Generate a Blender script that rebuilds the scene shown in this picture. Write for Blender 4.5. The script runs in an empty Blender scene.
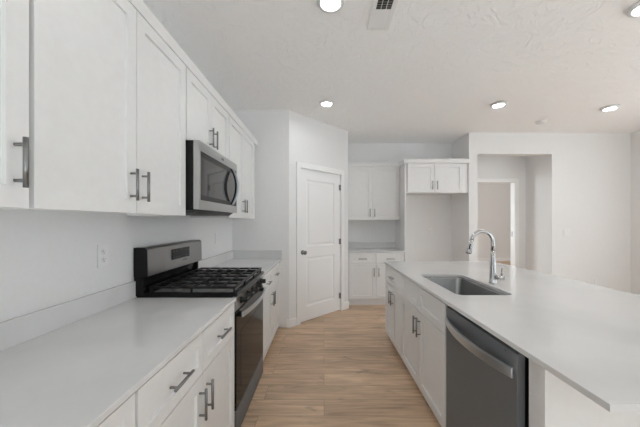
import bpy, bmesh, math, random
from mathutils import Vector, Matrix
random.seed(7)
S = bpy.context.scene
COL = S.collection
PI = math.pi

# ------------------------------------------------------------------ camera
cd = bpy.data.cameras.new('camera'); cam = bpy.data.objects.new('camera', cd); COL.objects.link(cam)
CAMZ = 1.335
F = 284.0; VX = 324.0; VY = 222.0
cd.sensor_width = 36.0; cd.lens = 36.0*F/640.0
cd.shift_x = -(VX-320.0)/640.0; cd.shift_y = (VY-213.5)/640.0
cam.location = (0, 0, CAMZ); cam.rotation_euler = (PI/2, 0, 0)
cd.clip_start = 0.02
S.camera = cam

# ------------------------------------------------------------------ world, light, exposure
w = bpy.data.worlds.new('World'); S.world = w; w.use_nodes = True
w.node_tree.nodes['Background'].inputs[0].default_value = (0.93, 0.96, 1.0, 1)
w.node_tree.nodes['Background'].inputs[1].default_value = 0.4
S.view_settings.view_transform = 'Standard'
S.view_settings.look = 'None'
S.view_settings.exposure = 0.06
S.view_settings.gamma = 1.0
S.view_settings.use_curve_mapping = False

def area(name, loc, target, sx, sy, power, colour=(1, 1, 1)):
    l = bpy.data.lights.new(name, 'AREA'); l.shape = 'RECTANGLE'; l.size = sx; l.size_y = sy
    l.energy = power; l.color = colour
    o = bpy.data.objects.new(name, l); COL.objects.link(o); o.location = loc
    d = Vector(target)-Vector(loc); o.rotation_euler = d.to_track_quat('-Z', 'Z').to_euler()
    return o
# daylight tint shared by the sun and the added fill lamps
DAY = (.85, .94, 1.0)
S.render.filter_size = 1.1
S.cycles.max_bounces = 16; S.cycles.diffuse_bounces = 12
# sun through the patio opening behind the camera (falls on the added carpet) and fill lamps added out of view
sl = bpy.data.lights.new('sun', 'SUN'); sl.energy = 39; sl.angle = .02; sl.color = DAY
so = bpy.data.objects.new('sun', sl); COL.objects.link(so); so.rotation_euler = Vector((.1, 1, -.95)).to_track_quat('-Z', 'Z').to_euler()
area('fill_side_opening', (4.8, 2.0, 1.2), (0, 2.0, 1.2), 3.0, 2.0, 45, DAY)  # fill lamp added for the kitchen, set at an unseen side opening
area('fill_bedroom', (1.1, 7.6, 1.5), (4, 7.8, 1.4), 1.8, 1.4, 80, DAY)  # lamp added to brighten the bedroom; the wall behind it has no window

# ------------------------------------------------------------------ materials
def mat(name, col, rough=0.5, metal=0.0, spec=0.5, coat=0.0):
    m = bpy.data.materials.new(name); m.use_nodes = True
    b = m.node_tree.nodes['Principled BSDF']
    b.inputs['Base Color'].default_value = (*col, 1); b.inputs['Roughness'].default_value = rough
    b.inputs['Metallic'].default_value = metal; b.inputs['Specular IOR Level'].default_value = spec
    b.inputs['Coat Weight'].default_value = coat
    return m
def nd(m, t): return m.node_tree.nodes.new(t)
def ln(m, a, b): m.node_tree.links.new(a, b)
def bsdf(m): return m.node_tree.nodes['Principled BSDF']
def coords(m, scale=(1, 1, 1)):
    tc = nd(m, 'ShaderNodeTexCoord'); mp = nd(m, 'ShaderNodeMapping')
    mp.inputs['Scale'].default_value = scale; ln(m, tc.outputs['Object'], mp.inputs['Vector'])
    return mp.outputs['Vector']
def bump(m, src, strength, dist=0.01):
    b = nd(m, 'ShaderNodeBump'); b.inputs['Strength'].default_value = strength; b.inputs['Distance'].default_value = dist
    ln(m, src, b.inputs['Height']); ln(m, b.outputs['Normal'], bsdf(m).inputs['Normal'])
def mottled(m, c0, c1, scale, sc=(1, 1, 1), detail=4, lo=0.35, hi=0.65, bumpy=0):
    v = coords(m, sc); n = nd(m, 'ShaderNodeTexNoise'); n.inputs['Scale'].default_value = scale; n.inputs['Detail'].default_value = detail
    ln(m, v, n.inputs['Vector'])
    r = nd(m, 'ShaderNodeValToRGB'); r.color_ramp.elements[0].position = lo; r.color_ramp.elements[1].position = hi
    r.color_ramp.elements[0].color = (*c0, 1); r.color_ramp.elements[1].color = (*c1, 1)
    ln(m, n.outputs['Fac'], r.inputs['Fac']); ln(m, r.outputs['Color'], bsdf(m).inputs['Base Color'])
    if bumpy: bump(m, n.outputs['Fac'], bumpy)
    return n

M = {}
def g(v): return (v, v, v)
M['wall'] = mat('wall_paint', g(.82), .75); mottled(M['wall'], g(.775), g(.79), 60)
nn = nd(M['wall'], 'ShaderNodeTexNoise'); nn.inputs['Scale'].default_value = 90; nn.inputs['Detail'].default_value = 3
ln(M['wall'], coords(M['wall']), nn.inputs['Vector']); bump(M['wall'], nn.outputs['Fac'], .05, .004)
M['ceiling'] = mat('textured_ceiling', g(.90), .85)
nn = nd(M['ceiling'], 'ShaderNodeTexNoise'); nn.inputs['Scale'].default_value = 7; nn.inputs['Detail'].default_value = 5; nn.inputs['Distortion'].default_value = 2.2
ln(M['ceiling'], coords(M['ceiling']), nn.inputs['Vector'])
rr = nd(M['ceiling'], 'ShaderNodeValToRGB'); rr.color_ramp.elements[0].position = .46; rr.color_ramp.elements[1].position = .56
ln(M['ceiling'], nn.outputs['Fac'], rr.inputs['Fac']); bump(M['ceiling'], rr.outputs['Color'], .45, .008)
M['trim'] = mat('trim_paint', g(.86), .4)
M['cab'] = mat('cabinet_paint', g(.80), .38); mottled(M['cab'], g(.76), g(.78), 25)
M['cab_in'] = mat('cabinet_side_board', g(.82), .5)
M['quartz'] = mat('white_quartz', g(.74), .055)
mottled(M['quartz'], g(.65), g(.70), 2.2, detail=8, lo=.38, hi=.55)
M['steel'] = mat('brushed_steel', g(.36), .30, 1.0)
n = nd(M['steel'], 'ShaderNodeTexNoise'); n.inputs['Scale'].default_value = 40; ln(M['steel'], coords(M['steel'], (.3, 1, 14)), n.inputs['Vector']); bump(M['steel'], n.outputs['Fac'], .04, .002)
M['steel_mw'] = mat('satin_steel', g(.50), .30, 1.0)
M['sink_steel'] = mat('sink_steel', g(.29), .27, 1.0)
M['steel_light'] = mat('bright_steel', (.60, .645, .70), .28, 1.0)
M['steel_dark'] = mat('dark_steel', (.142, .153, .167), .42, .25)
n = nd(M['steel_dark'], 'ShaderNodeTexNoise'); n.inputs['Scale'].default_value = 40; ln(M['steel_dark'], coords(M['steel_dark'], (14, 1, .3)), n.inputs['Vector']); bump(M['steel_dark'], n.outputs['Fac'], .03, .002)
M['chrome'] = mat('polished_nickel', g(.52), .12, 1.0)
M['pull'] = mat('satin_nickel_pull', g(.27), .32, 1.0)
M['knob'] = mat('dark_nickel', g(.22), .28, 1.0)
M['black'] = mat('black_enamel', g(.010), .22, 0, .22)
M['black_matte'] = mat('cast_iron', g(.014), .42, 0, .3)
M['glass_black'] = mat('black_glass', g(.012), .10, 0, .10)
M['mw_glass'] = mat('smoked_glass', g(.032), .04, 0, .6, .0)
M['mw_border'] = mat('dark_glass_border', g(.018), .3, 0, .25)
M['well'] = mat('grey_enamel', g(.26), .3, .3)
M['display'] = mat('display_glass', g(.018), .25, 0, .25)
M['plate'] = mat('white_plastic', g(.80), .35)
M['slot'] = mat('dark_slot', g(.06), .6)
M['vent'] = mat('vent_metal', g(.80), .45)
M['vent_in'] = mat('duct_interior', g(.05), .8)
M['lamp_trim'] = mat('lamp_trim_white', g(.70), .5)
M['mark'] = mat('printed_mark', g(.08), .4)
M['mark_light'] = mat('printed_light_mark', g(.13), .4)
em = bpy.data.materials.new('lit_diffuser'); em.use_nodes = True
b = em.node_tree.nodes['Principled BSDF']; b.inputs['Base Color'].default_value = (.9, .9, .9, 1)
b.inputs['Emission Color'].default_value = (.97, .985, 1, 1); b.inputs['Emission Strength'].default_value = 64.0
M['lit'] = em

M['bounce_carpet'] = mat('pale_bounce_carpet', (.60, .59, .57), .95)
# wood plank floor: boards run across the aisle (world x)
m = mat('oak_plank_floor', (.3, .2, .13), .42); M['floor'] = m
v = coords(m)
br = nd(m, 'ShaderNodeTexBrick'); br.offset = .37; br.offset_frequency = 2
br.inputs['Scale'].default_value = 1.0; br.inputs['Mortar Size'].default_value = .0013; br.inputs['Mortar Smooth'].default_value = .2
br.inputs['Brick Width'].default_value = 1.22; br.inputs['Row Height'].default_value = .178; br.inputs['Bias'].default_value = 0
br.inputs['Color1'].default_value = (0, 0, 0, 1); br.inputs['Color2'].default_value = (1, 1, 1, 1); br.inputs['Mortar'].default_value = (.5, .5, .5, 1)
ln(m, v, br.inputs['Vector'])
# shift the grain by board so that it breaks at the seams
sep = nd(m, 'ShaderNodeSeparateXYZ'); ln(m, v, sep.inputs[0])
mul = nd(m, 'ShaderNodeMath'); mul.operation = 'MULTIPLY'; mul.inputs[1].default_value = 9.7; ln(m, br.outputs['Color'], mul.inputs[0])
adx = nd(m, 'ShaderNodeMath'); ln(m, sep.outputs['X'], adx.inputs[0]); ln(m, mul.outputs[0], adx.inputs[1])
cmb = nd(m, 'ShaderNodeCombineXYZ'); ln(m, adx.outputs[0], cmb.inputs[0]); ln(m, sep.outputs['Y'], cmb.inputs[1]); ln(m, mul.outputs[0], cmb.inputs[2])
def grain(scale_vec, scale, detail, dist):
    mp = nd(m, 'ShaderNodeMapping'); mp.inputs['Scale'].default_value = scale_vec; ln(m, cmb.outputs[0], mp.inputs[0])
    t = nd(m, 'ShaderNodeTexNoise'); t.inputs['Scale'].default_value = scale; t.inputs['Detail'].default_value = detail; t.inputs['Distortion'].default_value = dist
    ln(m, mp.outputs[0], t.inputs['Vector']); return t.outputs['Fac']
g1 = grain((1.2, 13, 1), 1.6, 7, 1.2)
g2 = grain((1.0, 3.0, 1), 1.5, 3, .6)
rampa = nd(m, 'ShaderNodeValToRGB'); e = rampa.color_ramp.elements
e[0].position = .33; e[0].color = (.40, .278, .182, 1); e[1].position = .63; e[1].color = (.80, .60, .42, 1)
mid = e.new(.5); mid.color = (.62, .442, .30, 1)
add = nd(m, 'ShaderNodeMath'); add.operation = 'MULTIPLY_ADD'; add.inputs[1].default_value = .55; ln(m, g1, add.inputs[0])
ad2 = nd(m, 'ShaderNodeMath'); ad2.operation = 'MULTIPLY'; ad2.inputs[1].default_value = .33; ln(m, g2, ad2.inputs[0]); ln(m, ad2.outputs[0], add.inputs[2])
ad3 = nd(m, 'ShaderNodeMath'); ad3.operation = 'MULTIPLY_ADD'; ad3.inputs[1].default_value = .07; ln(m, br.outputs['Color'], ad3.inputs[0]); ln(m, add.outputs[0], ad3.inputs[2])
ln(m, ad3.outputs[0], rampa.inputs['Fac'])
dk = nd(m, 'ShaderNodeMixRGB'); dk.inputs['Color2'].default_value = (.13, .085, .055, 1)
fm = nd(m, 'ShaderNodeMath'); fm.operation = 'MULTIPLY'; fm.inputs[1].default_value = .7; ln(m, br.outputs['Fac'], fm.inputs[0])
# scattered knots and mineral streaks
vo = nd(m, 'ShaderNodeTexNoise'); mpk = nd(m, 'ShaderNodeMapping'); mpk.inputs['Scale'].default_value = (3.2, 9, 3); ln(m, cmb.outputs[0], mpk.inputs[0]); ln(m, mpk.outputs[0], vo.inputs['Vector'])
vo.inputs['Scale'].default_value = 1.6; vo.inputs['Detail'].default_value = 2; vo.inputs['Distortion'].default_value = .8
kr = nd(m, 'ShaderNodeValToRGB'); kr.color_ramp.elements[0].position = .62; kr.color_ramp.elements[1].position = .78; kr.color_ramp.elements[1].color = (.55, .55, .55, 1); ln(m, vo.outputs['Fac'], kr.inputs['Fac'])
kn = nd(m, 'ShaderNodeMixRGB'); kn.inputs['Color2'].default_value = (.20, .145, .105, 1); ln(m, kr.outputs['Color'], kn.inputs['Fac']); ln(m, rampa.outputs['Color'], kn.inputs['Color1'])
ln(m, fm.outputs[0], dk.inputs['Fac']); ln(m, kn.outputs['Color'], dk.inputs['Color1'])
ln(m, dk.outputs['Color'], bsdf(m).inputs['Base Color'])
bump(m, g1, .05, .002)

# ------------------------------------------------------------------ mesh helpers
class MB:
    def __init__(s): s.bm = bmesh.new()
    def face(s, pts, smooth=False):
        f = s.bm.faces.new([s.bm.verts.new(p) for p in pts]); f.smooth = smooth; return f
    def box(s, x0, x1, y0, y1, z0, z1):
        vs = [s.bm.verts.new(p) for p in ((x0,y0,z0),(x1,y0,z0),(x1,y1,z0),(x0,y1,z0),(x0,y0,z1),(x1,y0,z1),(x1,y1,z1),(x0,y1,z1))]
        for i in ((0,3,2,1),(4,5,6,7),(0,1,5,4),(1,2,6,5),(2,3,7,6),(3,0,4,7)): s.bm.faces.new([vs[k] for k in i])
        return s
    def cyl(s, p0, p1, r0, r1=None, n=16):
        r1 = r0 if r1 is None else r1
        return s.tube([p0, p1], [r0, r1], n)
    def tube(s, path, radii, n=16, cap=True):
        path = [Vector(p) for p in path]
        if not hasattr(radii, '__len__'): radii = [radii]*len(path)
        rings = []; up = None
        for i, p in enumerate(path):
            if i == 0: t = path[1]-p
            elif i == len(path)-1: t = p-path[i-1]
            else: t = (path[i+1]-p).normalized()+(p-path[i-1]).normalized()
            t.normalize()
            if up is None:
                up = Vector((0,0,1)) if abs(t.z) < .9 else Vector((1,0,0))
            a = t.cross(up).normalized(); bb = a.cross(t).normalized(); up = bb
            rings.append([s.bm.verts.new(p+radii[i]*(math.cos(2*PI*k/n)*a+math.sin(2*PI*k/n)*bb)) for k in range(n)])
        for r0, r1 in zip(rings, rings[1:]):
            for k in range(n):
                f = s.bm.faces.new((r0[k], r0[(k+1)%n], r1[(k+1)%n], r1[k])); f.smooth = True
        if cap:
            s.bm.faces.new(rings[0][::-1]); s.bm.faces.new(rings[-1])
        return s
    def lathe(s, prof, c=(0,0,0), axis='z', n=32):
        # prof: list of (r, h) along the axis
        def P(r, h, a):
            x, y = r*math.cos(a), r*math.sin(a)
            if axis == 'z': return (c[0]+x, c[1]+y, c[2]+h)
            if axis == 'y': return (c[0]+x, c[1]+h, c[2]+y)
            return (c[0]+h, c[1]+x, c[2]+y)
        rings = [[s.bm.verts.new(P(r, h, 2*PI*k/n)) for k in range(n)] for r, h in prof]
        for r0, r1 in zip(rings, rings[1:]):
            for k in range(n):
                f = s.bm.faces.new((r0[k], r0[(k+1)%n], r1[(k+1)%n], r1[k])); f.smooth = True
        s.bm.faces.new(rings[0][::-1]); s.bm.faces.new(rings[-1])
        return s
    def prism(s, poly, a0, a1, axis='x'):
        # poly of 2-D points swept along an axis; axis x: (y,z); axis y: (x,z); axis z: (x,y)
        def P(q, a): return {'x': (a, q[0], q[1]), 'y': (q[0], a, q[1]), 'z': (q[0], q[1], a)}[axis]
        A = [s.bm.verts.new(P(q, a0)) for q in poly]; B = [s.bm.verts.new(P(q, a1)) for q in poly]
        n = len(poly); s.bm.faces.new(A[::-1]); s.bm.faces.new(B)
        for k in range(n): s.bm.faces.new((A[k], A[(k+1)%n], B[(k+1)%n], B[k]))
        return s
    def panelled(s, x0, x1, z0, z1, y0, y1, panels, prof):
        # slab with its front at y0; panels share one column; prof = [(inset, depth)...]
        if panels:
            px0, px1 = panels[0][0], panels[0][1]
        def q(a, b, c, d, y): s.face([(a,y,c),(b,y,c),(b,y,d),(a,y,d)])
        q(x0, px0, z0, z1, y0); q(px1, x1, z0, z1, y0)
        zc = z0
        for (_, _, a, b_) in sorted(panels, key=lambda p: p[2]):
            q(px0, px1, zc, a, y0); zc = b_
        q(px0, px1, zc, z1, y0)
        for (a, b_, c, d) in panels:
            loops = [((a,b_,c,d), y0)]
            for ins, dep in prof: loops.append(((a+ins, b_-ins, c+ins, d-ins), y0+dep))
            for (L0, d0), (L1, d1) in zip(loops, loops[1:]):
                P0 = [(L0[0],d0,L0[2]),(L0[1],d0,L0[2]),(L0[1],d0,L0[3]),(L0[0],d0,L0[3])]
                P1 = [(L1[0],d1,L1[2]),(L1[1],d1,L1[2]),(L1[1],d1,L1[3]),(L1[0],d1,L1[3])]
                for k in range(4): s.face([P0[k], P0[(k+1)%4], P1[(k+1)%4], P1[k]])
            L, d_ = loops[-1]; q(L[0], L[1], L[2], L[3], d_)
        # sides and back
        s.face([(x0,y0,z0),(x0,y0,z1),(x0,y1,z1),(x0,y1,z0)]); s.face([(x1,y0,z0),(x1,y1,z0),(x1,y1,z1),(x1,y0,z1)])
        s.face([(x0,y0,z1),(x1,y0,z1),(x1,y1,z1),(x0,y1,z1)]); s.face([(x0,y0,z0),(x0,y1,z0),(x1,y1,z0),(x1,y0,z0)])
        s.face([(x0,y1,z0),(x0,y1,z1),(x1,y1,z1),(x1,y1,z0)])
        return s
    def build(s, name, m, parent=None, bevel=0, loc=None):
        bmesh.ops.remove_doubles(s.bm, verts=s.bm.verts, dist=1e-6)
        bmesh.ops.recalc_face_normals(s.bm, faces=s.bm.faces)
        me = bpy.data.meshes.new(name); s.bm.to_mesh(me); s.bm.free()
        o = bpy.data.objects.new(name, me); COL.objects.link(o)
        if m: me.materials.append(M[m])
        if parent: o.parent = parent
        if loc: o.location = loc
        if bevel:
            bv = o.modifiers.new('edge', 'BEVEL'); bv.width = bevel; bv.segments = 2; bv.limit_method = 'ANGLE'
        return o

def tag(o, label, cat, group=None):
    o['label'] = label; o['category'] = cat
    if group: o['group'] = group
    return o
def thing(name, label, cat, loc=(0,0,0), rz=0, group=None):
    o = bpy.data.objects.new(name, None); COL.objects.link(o)
    o.location = loc; o.rotation_euler = (0, 0, rz); o.empty_display_size = .1
    return tag(o, label, cat, group)
def structure(o): o['kind'] = 'structure'; return o
def copy_tree(o, parent=None):
    c = o.copy(); COL.objects.link(c)
    if parent: c.parent = parent
    for ch in [x for x in COL.objects if x.parent == o]: copy_tree(ch, c)
    return c
def rect_loop(x0, x1, y0, y1, r, z, n=6):
    pts = []
    for cx, cy, a0 in ((x1-r, y1-r, 0), (x0+r, y1-r, PI/2), (x0+r, y0+r, PI), (x1-r, y0+r, 1.5*PI)):
        for k in range(n+1):
            a = a0+PI/2*k/n; pts.append((cx+r*math.cos(a), cy+r*math.sin(a), z))
    return pts

# ------------------------------------------------------------------ key dimensions (metres)
CEIL = 2.743
WL = -1.160          # left wall
YF = 3.59            # wall closing the left run
PX0, PY0 = -.442, YF # pantry corner wall, 45 degrees
PT = .814
PX1, PY1 = PX0+PT, PY0+PT
YB = 5.08            # back wall of the nook
XP0, XP1 = 2.286, 2.42   # partition
YR = 4.478           # wall on the right with the opening
XO = 3.595
XR = 4.836
YS = -4.5
CT = .877; TH = .02  # worktop height and thickness

# ------------------------------------------------------------------ setting
fl = structure(MB().box(WL-.12, 7.6, YS-.12, 9.82, -.1, 0).build('floor', 'floor'))
structure(MB().box(WL+.001, XR-.001, YS+.001, -1.5, .0005, .012).build('floor_bounce', 'bounce_carpet'))  # unseen pale carpet, added to bounce the sun up to the ceiling
structure(MB().box(WL-.12, 7.6, YS-.12, 9.82, CEIL, CEIL+.1).build('ceiling', 'ceiling'))
structure(MB().box(WL-.12, WL, YS, YF+.12, 0, CEIL).build('wall_left', 'wall'))
structure(MB().prism([(WL, YF), (PX0, PY0), (PX0-.03, PY0+.12), (WL, YF+.12)], 0, CEIL, 'z').build('wall_far_left', 'wall'))
# angled pantry wall: local x runs along the wall, front at y = 0
L = PT*math.sqrt(2)
DX0, DX1, DH = .182, .981, 2.045
def wall_with_hole(name, length, thick, h, hx0, hx1, hz0, hz1, loc, rz):
    b = MB(); b.box(0, hx0, 0, thick, 0, h); b.box(hx1, length, 0, thick, 0, h); b.box(hx0, hx1, 0, thick, hz1, h)
    if hz0 > 0: b.box(hx0, hx1, 0, thick, 0, hz0)
    o = b.build(name, 'wall'); o.location = loc; o.rotation_euler = (0, 0, rz); return structure(o)
wall_with_hole('wall_pantry', L, .10, CEIL, DX0-.012, DX1+.012, 0, DH+.012, (PX0, PY0, 0), PI/4)
structure(MB().prism([(PX1, PY1), (PX1, YB), (PX1-.11, YB), (PX1-.11, PY1+.02)], 0, CEIL, 'z').build('wall_nook_side', 'wall'))
structure(MB().box(PX1-.11, XP0, YB, YB+.12, 0, CEIL).build('wall_nook_back', 'wall'))
structure(MB().box(XP0, XP1, YR, YB+.10, 0, CEIL).build('wall_partition', 'wall'))
structure(MB().box(XO, XR, YR, YB+.10, 0, CEIL).build('wall_right_back', 'wall'))
structure(MB().box(XP1, XO, YR, YR+.12, 2.408, CEIL).build('wall_header', 'wall'))
HX1 = 3.395; HX0 = HX1-.81; HY = 5.06
wall_with_hole('wall_hall', XO-XP1, .12, CEIL, HX0-XP1-.012, HX1-XP1+.012, 0, 2.052, (XP1, HY, 0), 0)
# bedroom beyond the hall doorway
structure(MB().box(1.0, 7.5, 9.70, 9.82, 0, CEIL).build('wall_bedroom_far', 'wall'))
structure(MB().box(.88, 1.0, YB+.12, 9.82, 0, CEIL).build('wall_bedroom_left', 'wall'))
structure(MB().box(7.5, 7.6, YB+.1, 9.82, 0, CEIL).build('wall_bedroom_right', 'wall'))
structure(MB().box(XR, 7.6, YR+.5, YB+.1, 0, CEIL).build('wall_bedroom_near', 'wall'))
# wall behind the camera with a wide patio opening; right wall with an unseen window added for light (front faces -x)
wall_with_hole('wall_back', XR-WL, .12, CEIL, .5, 5.3, 0.05, 2.35, (XR, YS, 0), PI)
wall_with_hole('wall_right', YR-YS, .12, CEIL, YR-3.6, YR-.4, 0.03, 2.25, (XR, YR, 0), -PI/2)
def window(name, W, H, loc, rz, mull):
    b = MB(); t = .05
    b.box(0, W, 0, .06, 0, t); b.box(0, W, 0, .06, H-t, H); b.box(0, t, 0, .06, t, H-t); b.box(W-t, W, 0, .06, t, H-t)
    for k in range(1, mull): b.box(W*k/mull-t/2, W*k/mull+t/2, 0, .06, t, H-t)
    o = b.build(name, 'trim'); o.location = loc; o.rotation_euler = (0, 0, rz); return structure(o)
window('window_1', 4.8, 2.3, (XR-.5, YS-.04, .05), PI, 3)
window('window_2', 3.2, 2.22, (XR+.05, 3.6, .03), -PI/2, 2)

BBH, BBT = .105, .014
def baseboard(name, length, loc, rz):
    b = MB(); b.prism([(0, 0), (-BBT, 0), (-BBT, BBH-.012), (-.006, BBH), (0, BBH)], 0, length, 'x')
    o = b.build(name, 'trim'); o.location = loc; o.rotation_euler = (0, 0, rz); return structure(o)
CW = .068
baseboard('baseboard_far_left', PX0-(-.47)+.005, (-.47, YF, 0), 0)
baseboard('baseboard_pantry_left', DX0-CW+.004, (PX0-.004, PY0-.002, 0), PI/4)
baseboard('baseboard_pantry_right', L-(DX1+CW)+.006, (PX0+(DX1+CW)/math.sqrt(2), PY0+(DX1+CW)/math.sqrt(2), 0), PI/4)
baseboard('baseboard_partition', XP1-XP0, (XP0, YR, 0), 0)
baseboard('baseboard_right_back', XR-XO, (XO, YR, 0), 0)
baseboard('baseboard_right', YR-YS, (XR, YR, 0), -PI/2)
baseboard('baseboard_bedroom', 6.5, (1.0, 9.70, 0), 0)
baseboard('baseboard_hall', XO-HX1-.12, (HX1+.12, HY, 0), 0)

def casing(name, x0, x1, h, cw, loc, rz, th=.018):
    b = MB()
    b.box(x0-cw, x0, -th, 0, 0, h+cw); b.box(x1, x1+cw, -th, 0, 0, h+cw); b.box(x0, x1, -th, 0, h, h+cw)
    # jamb lining
    b.box(x0-.012, x0, 0, .11, 0, h); b.box(x1, x1+.012, 0, .11, 0, h); b.box(x0-.012, x1+.012, 0, .11, h, h+.012)
    o = b.build(name, 'trim', bevel=.003); o.location = loc; o.rotation_euler = (0, 0, rz); return structure(o)
casing('trim_1', DX0, DX1, DH, CW, (PX0, PY0, 0), PI/4)
tr = casing('trim_2', HX0, HX1, 2.04, .066, (0, HY, 0), 0)
MB().box(HX1-.003, HX1-.0002, .045, .085, 1.07, 1.16).build('strike_plate', 'knob', tr)

# pantry door
door = thing('door_1', 'white two-panel pantry door with dark knob in the angled wall', 'door', (PX0, PY0, 0), PI/4)
door['kind'] = 'structure'
W = DX1-DX0
b = MB(); px0, px1 = DX0+.125, DX1-.125
b.panelled(DX0+.003, DX1-.003, .012, DH-.003, .012, .047, [(px0, px1, .20, .86), (px0, px1, 1.00, DH-.14)], [(.004, .003), (.014, .012), (.030, .012), (.050, .004)])
leaf = b.build('leaf', 'trim', door)
b = MB(); b.lathe([(.030, .012), (.030, .004), (.024, .001), (.011, -.003), (.011, -.020), (.020, -.026), (.027, -.036), (.027, -.048), (.020, -.058), (.006, -.061)], (DX0+.052, 0, .932), 'y', 24)
b.build('knob', 'knob', leaf)
for hz in (.225, 1.043, 1.853):
    b = MB(); b.cyl((DX1+.001, .003, hz-.045), (DX1+.001, .003, hz+.045), .007, n=12); b.box(DX1-.03, DX1+.0, .0105, .0125, hz-.04, hz+.04)
    b.build('hinge', 'knob', door)

# ------------------------------------------------------------------ cabinets
def handle_mesh(vertical):
    b = MB(); hl, pc = .067, .048
    d = (0, 0, 1) if vertical else (1, 0, 0)
    P = lambda t, y: (d[0]*t, y, d[2]*t)
    b.cyl(P(-hl, -.029), P(hl, -.029), .0062, n=14)
    for s_ in (-1, 1): b.cyl(P(s_*pc, 0), P(s_*pc, -.027), .0048, n=10)
    o = b.build('handle', 'pull'); me = o.data; bpy.data.objects.remove(o); return me
HV, HH = handle_mesh(True), handle_mesh(False)
def add_handle(parent, me, x, y, z):
    o = bpy.data.objects.new('handle', me); COL.objects.link(o); o.parent = parent; o.location = (x, y, z); return o
def front(kind, parent, x0, x1, z0, z1, hx=None, hz=None, vert=True, rail=.057, mt='cab'):
    b = MB(); b.panelled(x0, x1, z0, z1, 0, .024, [(x0+rail, x1-rail, z0+rail, z1-rail)], [(.0015, .011)])
    o = b.build(kind, mt, parent)
    if hx is not None: add_handle(o, HV if vert else HH, hx, 0, hz)
    return o
G = .0024
def base_cabinet(label, W, D, loc, rz, drawers, doors, dz=.66, zb=.095, gap=G, group=None, sink_cut=False, drop=.012, dhandles=True):
    t = thing('base_cabinet', label, 'cabinet', loc, rz, group)
    top = CT-TH
    b = MB(); tt = .60 if sink_cut else top
    b.prism([(.029, tt), (.029, zb-.004), (.075, zb-.004), (.075, 0), (D, 0), (D, tt)], 0, W, 'x')
    if sink_cut:   # open at the top for the basin
        b.box(0, W, .029, .036, tt, top); b.box(0, W, D-.016, D, tt, top); b.box(0, .016, .034, D-.016, tt, top); b.box(W-.016, W, .034, D-.016, tt, top)
    b.build('carcass', 'cab_in', t)
    ed = .006
    n = len(drawers)
    for i, (a, c) in enumerate(drawers):
        x0 = a+(ed if i == 0 else gap); x1 = c-(ed if i == n-1 else gap)
        front('drawer', t, x0, x1, dz+gap, top-drop, (x0+x1)/2 if dhandles else None, (dz+top-drop)/2, False, .045)
    n = len(doors)
    for i, (a, c, side) in enumerate(doors):
        x0 = a+(ed if i == 0 else gap); x1 = c-(ed if i == n-1 else gap)
        front('door', t, x0, x1, zb, dz-gap, (x1-.034) if side > 0 else (x0+.034), dz-gap-.115)
    return t
def upper_cabinet(label, W, D, loc, rz, doors, z0, z1, gap=G, group=None, hz=.122, w_end=None):
    t = thing('wall_cabinet', label, 'cabinet', loc, rz, group)
    b = MB(); y = .029
    b.box(0, W, y, D, z0+.02, z1); b.box(0, W, y, y+.018, z0, z0+.02); b.box(0, .016, y+.018, D, z0, z0+.02); b.box(W-.016, W, y+.018, D, z0, z0+.02)
    b.build('carcass', 'cab_in', t)
    n = len(doors); ed = .0075
    for i, (a, c, side) in enumerate(doors):
        x0 = a+(ed if i == 0 else gap); x1 = c-(ed if i == n-1 else gap)
        front('door', t, x0, x1, z0+.002, z1-.004, (x1-.036) if side > 0 else (x0+.036), z0+hz)
    return t

UX = -.82; UZ0 = 1.371; UZ1 = 2.265; UD = UX-WL
YA = .797
GU = 'white wall cabinets along the left wall'
upper_cabinet('white shaker wall cabinet cut off by the frame edge before the double-door one', YA+.11, UD-.002, (UX, -.11, 0), PI/2, [(0, .46, -1), (.46, YA+.11, 1)], UZ0, UZ1, group=GU)
upper_cabinet('tall double-door white wall cabinet above the power outlet beside the microwave', 1.69-YA, UD-.002, (UX, YA, 0), PI/2, [(0, (1.69-YA)/2, 1), ((1.69-YA)/2, 1.69-YA, -1)], UZ0, UZ1, group=GU)
upper_cabinet('short double-door white wall cabinet directly over the microwave', .76, UD-.002, (UX, 1.692, 0), PI/2, [(0, .38, 1), (.38, .76, -1)], 1.828, UZ1, group=GU, hz=.112)
upper_cabinet('white wall cabinet beyond the microwave, last before the grey end wall', 3.49-2.454, UD-.002, (UX, 2.454, 0), PI/2, [(0, .436, 1), (.436, .88, -1)], UZ0, UZ1, group=GU)
cr = MB().prism([(UX+.004, UZ1), (UX-.015, UZ1), (UX-.015, 2.33), (UX+.004, 2.33)], -.11, 3.49, 'y').box(WL+.002, UX-.015, 3.472, 3.49, UZ1, 2.33)
tag(cr.build('crown_molding', 'cab'), 'long flat white crown strip along the tops of the wall cabinets over the range', 'molding')

BX = -.541; BD = BX-WL-.002
YG = .820; YR0, YR1 = 1.721, 2.490
GB = 'white base cabinets beside the range'
base_cabinet('white base cabinet mostly out of frame under the near end of the worktop', YG+.095, BD, (BX, -.095, 0), PI/2, [(0, YG+.095)], [(0, .455, 1), (.455, YG+.095, -1)], group=GB)
base_cabinet('white base cabinet with two drawers and paired doors just before the gas range', YR0-YG, BD, (BX, YG, 0), PI/2, [(0, .45), (.45, YR0-YG)], [(0, .45, 1), (.45, YR0-YG, -1)], group=GB)
base_cabinet('white base cabinet between the gas range and the pantry wall', YF-.002-YR1-.003, BD, (BX, YR1+.003, 0), PI/2, [(0, .455), (.455, .92)], [(0, .455, 1), (.455, .92, -1)], group=GB)

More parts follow.
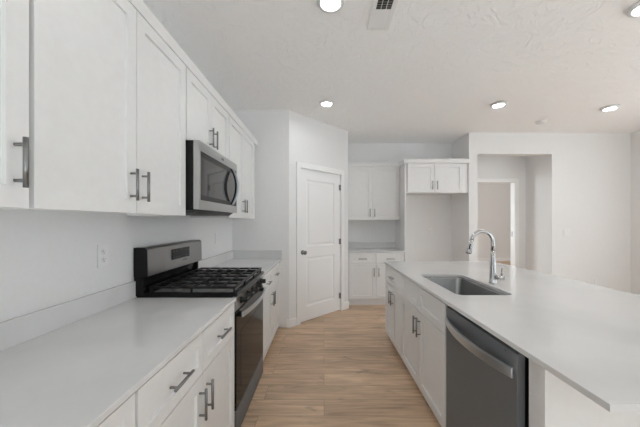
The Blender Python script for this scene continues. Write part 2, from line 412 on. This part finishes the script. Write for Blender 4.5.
# worktops with upstands
wt = thing('countertop', 'pale quartz worktop running from the frame edge to the gas range', 'countertop', (WL, 0, CT-TH))
MB().box(.0015, -.530-WL, -.12, YR0-.001, 0, TH).build('slab', 'quartz', wt, .002)
MB().box(.0015, .02, -.12, YR0-.001, TH, TH+.10).build('backsplash', 'quartz', wt, .002)
wt = thing('countertop', 'short quartz worktop beyond the gas range meeting the end wall', 'countertop', (WL, 0, CT-TH))
MB().box(.0015, -.530-WL, YR1+.001, YF-.0015, 0, TH).build('slab', 'quartz', wt, .002)
MB().box(.0015, .02, YR1+.001, YF-.0215, TH, TH+.10).build('backsplash', 'quartz', wt, .002)
MB().box(.0015, -.530-WL, YF-.0215, YF-.0015, TH, TH+.10).build('backsplash', 'quartz', wt, .002)

# nook at the back
NY = 4.50; GX0, GX1 = 1.278, 1.300
base_cabinet('white base cabinet with drawers in the back nook beside the pantry door', GX0-PX1-.004, YB-NY-.002, (PX1+.002, NY, 0), 0, [(.018, .455), (.455, GX0-PX1-.004)], [(.018, .455, 1), (.455, GX0-PX1-.004, -1)], zb=.115)
upper_cabinet('white wall cabinet with two tall doors over the back nook worktop', GX0-PX1-.004, YB-4.76-.002, (PX1+.002, 4.76, 0), 0, [(0, .435, 1), (.435, GX0-PX1-.004, -1)], 1.368, UZ1)
MB_ = MB().box(PX1+.002, GX0-.002, 4.755, 4.775, UZ1, 2.33)
tag(MB_.build('crown_molding', 'cab'), 'flat white crown strip over the two tall doors in the nook', 'molding')
wt = thing('countertop', 'small quartz worktop in the back nook between door wall and tall panel', 'countertop', (0, 0, CT-TH))
MB().box(PX1+.002, GX0-.002, NY-.012, YB-.0015, 0, TH).build('slab', 'quartz', wt, .002)
MB().box(PX1+.002, GX0-.002, YB-.0215, YB-.0015, TH, TH+.10).build('backsplash', 'quartz', wt, .002)
FY = 4.49
tag(MB().box(GX0, GX1, FY, YB-.0015, 0, 2.262).build('tall_end_panel', 'cab'), 'tall white panel standing between the nook worktop and the empty fridge bay', 'panel')
upper_cabinet('short white wall cabinet with two doors above the empty fridge bay', XP0-GX1-.004, YB-FY-.003, (GX1+.002, FY, 0), 0, [(.010, .447, 1), (.447, .905, -1)], 1.80, UZ1, hz=.115)
MB_ = MB().box(GX0-.018, XP0-.002, FY-.018, FY+.002, UZ1, 2.333).box(GX0-.018, GX0, FY+.002, 4.754, UZ1, 2.333)
tag(MB_.build('crown_molding', 'cab'), 'white crown strip with a corner return over the fridge bay cabinet', 'molding')

# ------------------------------------------------------------------ island
IX = .7185; IF = .7285; IY0, IY1 = .7135, 3.305; IXR = 1.985
DW0, DW1 = 1.066, 1.683
ISB = 2.625
base_cabinet('white island cabinet with one drawer at the far end nearest the pantry', 3.285-ISB, .60, (IF, 3.285, 0), -PI/2, [(0, 3.285-ISB)], [(0, (3.285-ISB)/2, 1), ((3.285-ISB)/2, 3.285-ISB, -1)], zb=.078, dz=.662)
base_cabinet('white island sink cabinet with false drawer fronts beside the dishwasher', ISB-DW1-.003, .60, (IF, ISB, 0), -PI/2, [(0, .47), (.47, ISB-DW1-.003)], [(0, .47, 1), (.47, ISB-DW1-.003, -1)], zb=.078, dz=.662, dhandles=False, sink_cut=True)
# panels closing the island
ip = thing('end_panel', 'plain white cladding panel closing the near end and back of the island beside the dishwasher', 'panel', (0, 0, 0))
MB().box(IF+.014, 1.40, .955, .975, 0, CT-TH-.001).build('end_board', 'cab', ip)
MB().box(IF+.036, 1.36, .975, 1.056, 0, CT-TH-.001).build('filler', 'cab', ip)
MB().box(IF+.012, IF+.036, .949, .955, 0, CT-TH-.001).build('corner_strip', 'cab', ip)
MB().box(1.372, 1.40, .975, 3.285, 0, CT-TH-.001).build('back_board', 'cab', ip)

# island worktop with the sink cut-out
SX0, SX1, SY0, SY1 = .845, 1.205, 1.775, 2.48
def slab_with_hole(x0, x1, y0, y1, z0, z1, hole):
    b = MB(); bm = b.bm
    for z in (z0, z1):
        ov = [bm.verts.new(p) for p in ((x0,y0,z),(x1,y0,z),(x1,y1,z),(x0,y1,z))]
        hv = [bm.verts.new((p[0], p[1], z)) for p in hole]
        es = [bm.edges.new((ov[k], ov[(k+1)%4])) for k in range(4)]+[bm.edges.new((hv[k], hv[(k+1)%len(hv)])) for k in range(len(hv))]
        bmesh.ops.triangle_fill(bm, use_beauty=True, use_dissolve=False, edges=es)
        if z == z0: lo = (ov, hv)
    for A, B in ((lo[0], ov), (lo[1], hv)):
        n = len(A)
        for k in range(n): bm.faces.new((A[k], A[(k+1)%n], B[(k+1)%n], B[k]))
    return b
hole = rect_loop(SX0, SX1, SY0, SY1, .045, 0)
tag(slab_with_hole(IX, IXR, IY0, IY1, CT-TH, CT, hole).build('countertop', 'quartz', None), 'broad glossy white quartz island worktop with the sink cut into it', 'countertop')

sink = thing('sink', 'rectangular undermount stainless steel sink set in the island worktop', 'sink', (0, 0, 0))
b = MB(); bm = b.bm; zt = CT-TH-.0005
loops = [rect_loop(SX0-.02, SX1+.02, SY0-.02, SY1+.02, .06, zt), rect_loop(SX0-.003, SX1+.003, SY0-.003, SY1+.003, .048, zt),
         rect_loop(SX0+.002, SX1-.002, SY0+.002, SY1-.002, .045, zt-.015), rect_loop(SX0+.006, SX1-.006, SY0+.006, SY1-.006, .045, zt-.18),
         rect_loop(SX0+.018, SX1-.018, SY0+.018, SY1-.018, .04, zt-.205), rect_loop(SX0+.04, SX1-.04, SY0+.04, SY1-.04, .03, zt-.213)]
rings = [[bm.verts.new(p) for p in l] for l in loops]
for a, c in zip(rings, rings[1:]):
    for k in range(len(a)):
        f = bm.faces.new((a[k], a[(k+1)%len(a)], c[(k+1)%len(a)], c[k])); f.smooth = True
bm.faces.new(rings[-1])
b.build('basin', 'sink_steel', sink)
MB().lathe([(.056, 0), (.056, .003), (.045, .004), (.040, .001)], ((SX0+SX1)/2, (SY0+SY1)/2, zt-.2128)).build('drain', 'steel_light', sink)

fx, fy = 1.273, 2.12
fc = thing('kitchen_faucet', 'tall chrome gooseneck pull-down faucet standing behind the island sink', 'faucet', (fx, fy, CT))
MB().lathe([(.027, 0), (.027, .006), (.0245, .010), (.0235, .055), (.021, .10), (.0165, .19), (.0145, .24)], (0, 0, 0)).build('body', 'chrome', fc)
path = [(0, 0, .235), (0, 0, .29)]; R_ = .079
for k in range(1, 15):
    a = PI*k/14*.95; path.append((-R_+R_*math.cos(a), 0, .31+R_*math.sin(a)))
MB().tube(path, .0138, 16).build('spout', 'chrome', fc)
p = Vector(path[-1]); d = (Vector(path[-1])-Vector(path[-2])).normalized()
b = MB(); b.tube([p-d*.002, p+d*.02, p+d*.07, p+d*.098, p+d*.102], [.0150, .0185, .0215, .0215, .019], 18)
hd = b.build('spray_head', 'chrome', fc)
b = MB(); b.cyl(p+d*.1021, p+d*.105, .0175, n=16); b.build('nozzle', 'black', hd)
side = Vector((0, -1, 0)); q_ = p+d*.05+Vector((-.6, -.8, 0)).normalized()*.0165
b = MB(); b.tube([q_-d*.02, q_+d*.02], [.006, .006], 10); b.build('button', 'black', hd)
lv = MB().cyl((.009, -.012, .048), (.047, -.058, .048), .0165, n=18).build('handle', 'chrome', fc)
MB().tube([(.037, -.046, .060), (.039, -.048, .125), (.039, -.048, .142)], [.0058, .005, .0045], 12).build('lever', 'chrome', lv)

# dishwasher
dwr = thing('dishwasher', 'dark stainless dishwasher with a bowed handle built into the island', 'dishwasher', (IF, DW1, 0), -PI/2)
DWW = DW1-DW0
MB().box(.004, DWW-.004, .034, .57, .09, CT-TH-.012).build('tub_housing', 'black', dwr)
MB().box(.004, DWW+.0, .07, .09, .0, .10).build('toe_panel', 'black', dwr)
b = MB(); b.box(.004, DWW-.002, 0, .032, .095, .838)
dd = b.build('door', 'steel_dark', dwr, .003)
b = MB(); n = 24; zc = .757; outer = []; inner = []
for k in range(n+1):
    t = k/n; x = .022+t*(DWW-.040); s_ = 1-(2*t-1)**2
    outer.append((x, -.010-.042*s_)); inner.append((x, .0-.036*s_ if 0 < k < n else .0))
poly = outer+inner[::-1]
b.prism(poly, zc-.020, zc+.020, 'z')
b.build('handle', 'steel_light', dd, .002)
b = MB(); b.lathe([(.004, 0), (.004, -.0006)], (DWW-.07, 0, .822), 'y', 12); b.build('indicator', 'slot', dd)

# ------------------------------------------------------------------ gas range
RW = YR1-YR0-.004; RX = -.533
rg = thing('gas_range', 'black and stainless freestanding gas range between the two left worktops', 'range', (RX, YR0+.002, 0), PI/2)
RD = RX-WL-.003
MB().prism([(.022, .03), (.08, .03), (.08, .0), (RD-.02, .0), (RD-.02, .88), (.022, .88)], 0, RW, 'x').build('body', 'black', rg)
# cooktop tray: low rim round a sunken well
b = MB(); z0, z1, zw = .880, .906, .892
b.box(-.000, RW, -.006, .026, z0, z1); b.box(0, RW, .545, .575, z0, z1); b.box(0, .018, .026, .545, z0, z1); b.box(RW-.018, RW, .026, .545, z0, z1)
ck = b.build('cooktop', 'black', rg, .003)
MB().box(.018, RW-.018, .026, .545, z0, zw).build('well', 'well', ck)
for (bx, by, r) in ((.145, .155, .046), (.145, .42, .036), (.377, .285, .050), (.61, .155, .04), (.61, .42, .036)):
    bu = MB().lathe([(r+.012, 0), (r+.010, .008), (r, .012), (r, .018)], (bx, by, zw), 'z', 24).build('burner', 'steel', rg)
    MB().lathe([(r-.002, .018), (r, .022), (r-.004, .027), (r-.012, .028)], (bx, by, zw), 'z', 24).build('burner_cap', 'black_matte', bu)
gw = (RW-.03)/3
for k in range(3):
    b = MB(); x0 = .015+k*gw+.002; x1 = x0+gw-.004; y0, y1 = .010, .540; za, zb_ = .926, .940; tk = .011
    for yy in (y0, y1-tk): b.box(x0, x1, yy, yy+tk, za, zb_)
    for xx in (x0, x1-tk): b.box(xx, xx+tk, y0+tk, y1-tk, za, zb_)
    xm = (x0+x1)/2
    b.box(xm-tk/2, xm+tk/2, y0+tk, y1-tk, za+.001, zb_)
    for yy in (.105, .20, .275, .35, .445): b.box(x0+tk, x1-tk, yy-tk/2, yy+tk/2, za+.001, zb_-.001)
    for xx in (x0, x1-tk):
        for yy in (y0+.004, (y0+y1)/2, y1-tk-.004): b.box(xx+.001, xx+tk-.001, yy, yy+tk, .893 if .03 < yy < .53 else .9062, za)
    b.build('grate', 'black_matte', rg, .002)
# control panel with knobs
b = MB(); b.prism([(-.004, .879), (.022, .879), (.022, .790), (.004, .790)], .0, RW, 'x'); cp = b.build('control_panel', 'steel', rg)
tilt = math.atan2(.008, .089)
for k in range(5):
    kx = .10+k*(RW-.2)/4
    o = MB().lathe([(.024, .0), (.024, -.006), (.019, -.009), (.018, -.032), (.014, -.036)], (0, 0, 0), 'y', 20).box(-.004, .004, -.041, -.034, -.018, .018).build('knob', 'black', cp)
    o.location = (kx, -.001, .838)
# oven door: black glass with a bowed steel handle
b = MB(); b.box(.002, RW-.002, 0, .020, .185, .782); od = b.build('oven_door', 'glass_black', rg, .003)
MB().box(.10, RW-.10, -.0012, 0, .28, .64).build('window', 'glass_black', od)
b = MB(); n = 24; outer = []; inner = []
for k in range(n+1):
    t = k/n; x = .045+t*(RW-.09); s_ = 1-(2*t-1)**2
    outer.append((x, -.030-.030*s_)); inner.append((x, -.018-.030*s_))
b.prism(outer+inner[::-1], .742, .776, 'z')
oh = b.build('handle', 'steel_light', od, .002)
for xx in (.045, RW-.075): MB().box(xx, xx+.03, -.022, 0, .745, .773).build('handle_bracket', 'black', od)
MB().box(.002, RW-.002, 0, .020, .022, .178).build('storage_drawer', 'steel_dark', rg, .003)
# backguard
BY0 = RD-.085
b = MB(); b.prism([(BY0+.012, .998), (BY0, 1.006), (BY0+.004, 1.166), (BY0+.018, 1.178), (RD-.002, 1.178), (RD-.002, .998)], 0, RW, 'x')
bg = b.build('backguard', 'black', rg)
b = MB(); b.prism([(BY0-.003, 1.003), (BY0+.0005, 1.169), (BY0+.016, 1.181), (RD-.015, 1.181), (RD-.015, 1.1782), (BY0+.018, 1.1782), (BY0+.004, 1.166), (BY0-.000, 1.003)], .004, RW-.004, 'x')
b.build('face_plate', 'steel', bg)
b = MB(); b.prism([(RD-.045, .998), (RD-.002, .998), (RD-.002, .881), (RD-.020, .881), (RD-.030, .906)], .03, RW-.03, 'x')
b.box(0, .03, RD-.058, RD-.002, .881, .998); b.box(RW-.03, RW, RD-.058, RD-.002, .881, .998); b.build('vent_riser', 'black', rg, .004)
MB().box(.275, .53, BY0-.0050, BY0+.001, 1.068, 1.142).build('display', 'display', rg)
dsp = [o for o in COL.objects if o.name.startswith('display')][-1]
for xx, zz in ((.292, 1.080), (.326, 1.080), (.360, 1.080), (.470, 1.080), (.504, 1.080), (.292, 1.122), (.335, 1.122), (.400, 1.130), (.470, 1.122), (.504, 1.122)):
    MB().box(xx, xx+.012, BY0-.0056, BY0-.0050, zz, zz+.004).build('key_mark', 'mark_light', dsp)
b = MB()
for k in range(6): b.box(.43+k*.011, .437+k*.011, BY0-.0036, BY0-.0018, 1.046, 1.053+.002*(k % 2))
b.build('emblem', 'mark', bg)

# ------------------------------------------------------------------ microwave
MX = -.745; MW = .736
mw = thing('microwave', 'stainless over-the-range microwave with dark window mounted above the gas range', 'microwave', (MX, 1.695, 0), PI/2)
MD = MX-WL-.003
MZ0, MZ1 = 1.412, 1.824
MB().box(0, MW, .036, MD, MZ0-.004, MZ1).build('body', 'black', mw)
b = MB(); gx0, gx1, gz0, gz1 = .020, MW-.016, MZ0+.056, MZ1-.058
b.box(0, gx0, 0, .034, MZ0, MZ1); b.box(gx1, MW, 0, .034, MZ0, MZ1); b.box(gx0, gx1, 0, .034, MZ0, gz0); b.box(gx0, gx1, 0, .034, gz1, MZ1)
md = b.build('door', 'steel_mw', mw)
gl = MB().box(gx0+.014, gx1-.016, .0015, .032, gz0+.030, gz1-.036).build('window', 'mw_glass', md)
b = MB(); b.box(gx0, gx0+.014, .002, .032, gz0, gz1); b.box(gx1-.016, gx1, .002, .032, gz0, gz1); b.box(gx0+.014, gx1-.016, .002, .032, gz0, gz0+.030); b.box(gx0+.014, gx1-.016, .002, .032, gz1-.036, gz1)
b.build('window_border', 'mw_border', md)
n = 24; outer = []; inner = []
for k in range(n+1):
    t = k/n; z = gz0+.008+t*(gz1-gz0-.016); s_ = 1-(2*t-1)**2
    outer.append((-.018-.044*s_, z)); inner.append((.0015-.036*s_ if 0 < k < n else .0015, z))
mid_ = [((o_[0]*.55+i_[0]*.45), o_[1]) for o_, i_ in zip(outer, inner)]
mh = MB().prism(outer+mid_[::-1], .570, .598, 'x').build('handle', 'steel_light', md, .001)
MB().prism(mid_+inner[::-1], .571, .597, 'x').build('handle_liner', 'black', md)
b = MB(); b.prism([(.03, MZ0-.004), (.06, MZ0-.024), (MD-.06, MZ0-.024), (MD-.04, MZ0-.004)], .02, MW-.02, 'x'); b.build('vent_tray', 'slot', mw)
b = MB(); n = 20
for r_ in (.011, .0085):
    pass
b.bm.free(); b = MB(); ring = [(.028*math.cos(2*PI*k/n), .0095*math.sin(2*PI*k/n)) for k in range(n)]
cx, cz = MW*.53, MZ1-.029
for k in range(n):
    a, c = ring[k], ring[(k+1) % n]
    b.face([(cx+a[0], -.0006, cz+a[1]), (cx+c[0], -.0006, cz+c[1]), (cx+c[0]*.72, -.0006, cz+c[1]*.6), (cx+a[0]*.72, -.0006, cz+a[1]*.6)])
b.box(cx-.014, cx+.022, -.0008, 0, cz-.0025, cz+.0025)
b.build('emblem', 'mark', md)

# ------------------------------------------------------------------ outlets and switches (local: plate on y = 0 facing -y)
def outlet(label, loc, rz, group):
    t = thing('power_outlet', label, 'outlet', loc, rz, group)
    MB().box(-.036, .036, -.006, 0, -.060, .060).build('plate', 'plate', t, .002)
    for s_ in (-1, 1):
        so = MB().prism(([(.014*math.cos(2*PI*k/16), s_*.021+.0145*math.sin(2*PI*k/16)) for k in range(16)]), -.0085, -.006, 'y').build('socket', 'plate', t)
        b = MB()
        b.box(-.0065, -.0045, -.0088, -.0085, s_*.021-.001, s_*.021+.008); b.box(.0045, .0065, -.0088, -.0085, s_*.021, s_*.021+.007)
        b.prism([(.0028*math.cos(2*PI*k/10), s_*.021-.007+.0028*math.sin(2*PI*k/10)) for k in range(10)], -.0088, -.0085, 'y')
        b.build('slots', 'slot', so)
    return t
GO = 'white wall outlets'
def px(x, Y): return (x-VX)*Y/F
def pz(y, Y): return CAMZ-(y-VY)*Y/F
e_ = .0005
outlet('white power outlet above the long worktop before the gas range', (WL+e_, 1.487, 1.158), PI/2, GO)
outlet('white power outlet above the short worktop beyond the gas range', (WL+e_, 3.06, 1.16), PI/2, GO)
outlet('white power outlet above the back nook worktop', (px(368, YB), YB-e_, pz(231.5, YB)), 0, GO)
outlet('white power outlet on the wall of the empty fridge bay', (px(430, YB), YB-e_, pz(232, YB)), 0, GO)
outlet('white power outlet low on the plain wall behind the island', (px(594, YR), YR-e_, pz(281, YR)), 0, GO)
t = thing('light_switch', 'white double rocker switch on the plain wall beside the hall opening', 'switch', (px(566.8, YR), YR-e_, pz(232.7, YR)))
MB().box(-.060, .060, -.006, 0, -.060, .060).build('plate', 'plate', t, .002)
for s_ in (-1, 1):
    b = MB(); b.prism([(-.006, -.033), (-.011, -.033), (-.0075, .033), (-.006, .033)], s_*.024-.0165, s_*.024+.0165, 'x'); b.build('rocker', 'plate', t)

# ------------------------------------------------------------------ ceiling fittings
GL = 'round ceiling lights'
lamps = [('round ceiling light at the top of the view just before the air vent', .042, 1.80),
         ('round ceiling light in front of the pantry door', .030, 3.34),
         ('round ceiling light over the far end of the island', px(498.5, 3.38), 3.38),
         ('round ceiling light at the frame edge over the near end of the island', px(646, 1.84), 1.84),
         ('round ceiling light near the right wall beyond the island', px(610, 3.48), 3.48)]
proto = None
for i, (lab, x, y) in enumerate(lamps):
    if proto is None:
        t = proto = thing('ceiling_light', lab, 'light', (x, y, CEIL), 0, GL)
        MB().lathe([(.089, -.0005), (.087, -.018), (.082, -.026), (.066, -.028), (.0605, -.024), (.060, -.0115)], (0, 0, 0), 'z', 40).build('trim_ring', 'lamp_trim', t)
        MB().lathe([(.0595, -.0118), (.0595, -.0128), (.045, -.0142), (.01, -.0150)], (0, 0, 0), 'z', 32).build('diffuser', 'lit', t)
    else:
        t = copy_tree(proto); t.location = (x, y, CEIL); t['label'] = lab
sm = thing('smoke_detector', 'small round white smoke detector on the ceiling before the hall opening', 'detector', (px(541, 3.98), 3.98, CEIL))
MB().lathe([(.068, -.0005), (.068, -.012), (.062, -.016)], (0, 0, 0), 'z', 32).build('base', 'plate', sm)
MB().lathe([(.056, -.0162), (.056, -.026), (.046, -.038), (.02, -.041)], (0, 0, 0), 'z', 32).build('cover', 'plate', sm)
# two-way ceiling register, its near bank showing dark gaps and its far bank closed to the view
vt = thing('air_vent', 'long white metal air register with louvres in the ceiling', 'vent', (.391, 1.905, CEIL))
b = MB(); a, c, ya, yb = .078, .050, -.20, .165
b.box(-a, -c, ya, yb, -.011, -.0005); b.box(c, a, ya, yb, -.011, -.0005); b.box(-c, c, ya, ya+.028, -.011, -.0005); b.box(-c, c, yb-.028, yb, -.011, -.0005)
b.build('frame', 'vent', vt, .002)
MB().box(-c, c, ya+.028, yb-.028, -.003, -.0006).build('duct', 'vent_in', vt)
b = MB(); y = ya+.034
while y < yb-.034:
    y2 = y
    sgn = 1 if y > -.028 else -1
    # blades tilt opposite ways in the two banks
    if sgn > 0: b.prism([(y, -.0035), (y+.0015, -.0035), (y+.0165, -.0085), (y+.0150, -.0085)], -c, c, 'x')
    else: b.prism([(y+.010, -.0035), (y+.0115, -.0035), (y+.0035, -.0095), (y+.002, -.0095)], -c, c, 'x')
    y += .015 if sgn > 0 else .021
for xx in (-.017, .017): b.box(xx-.0015, xx+.0015, ya+.03, -.030, -.0095, -.0035)
b.box(-c, c, -.032, -.024, -.009, -.0035)
b.build('louvres', 'vent', vt)

# the island stands a fraction of a degree out of square with the walls
bpy.context.view_layer.update()
PIV = Matrix.Translation((.72, .72, 0)); ROT = PIV @ Matrix.Rotation(math.radians(.42), 4, 'Z') @ PIV.inverted()
for o in list(COL.objects):
    if o.parent is None and ('island' in o.get('label', '')) and o.get('category') in ('cabinet', 'panel', 'countertop', 'sink', 'faucet', 'dishwasher'):
        o.matrix_world = ROT @ o.matrix_world
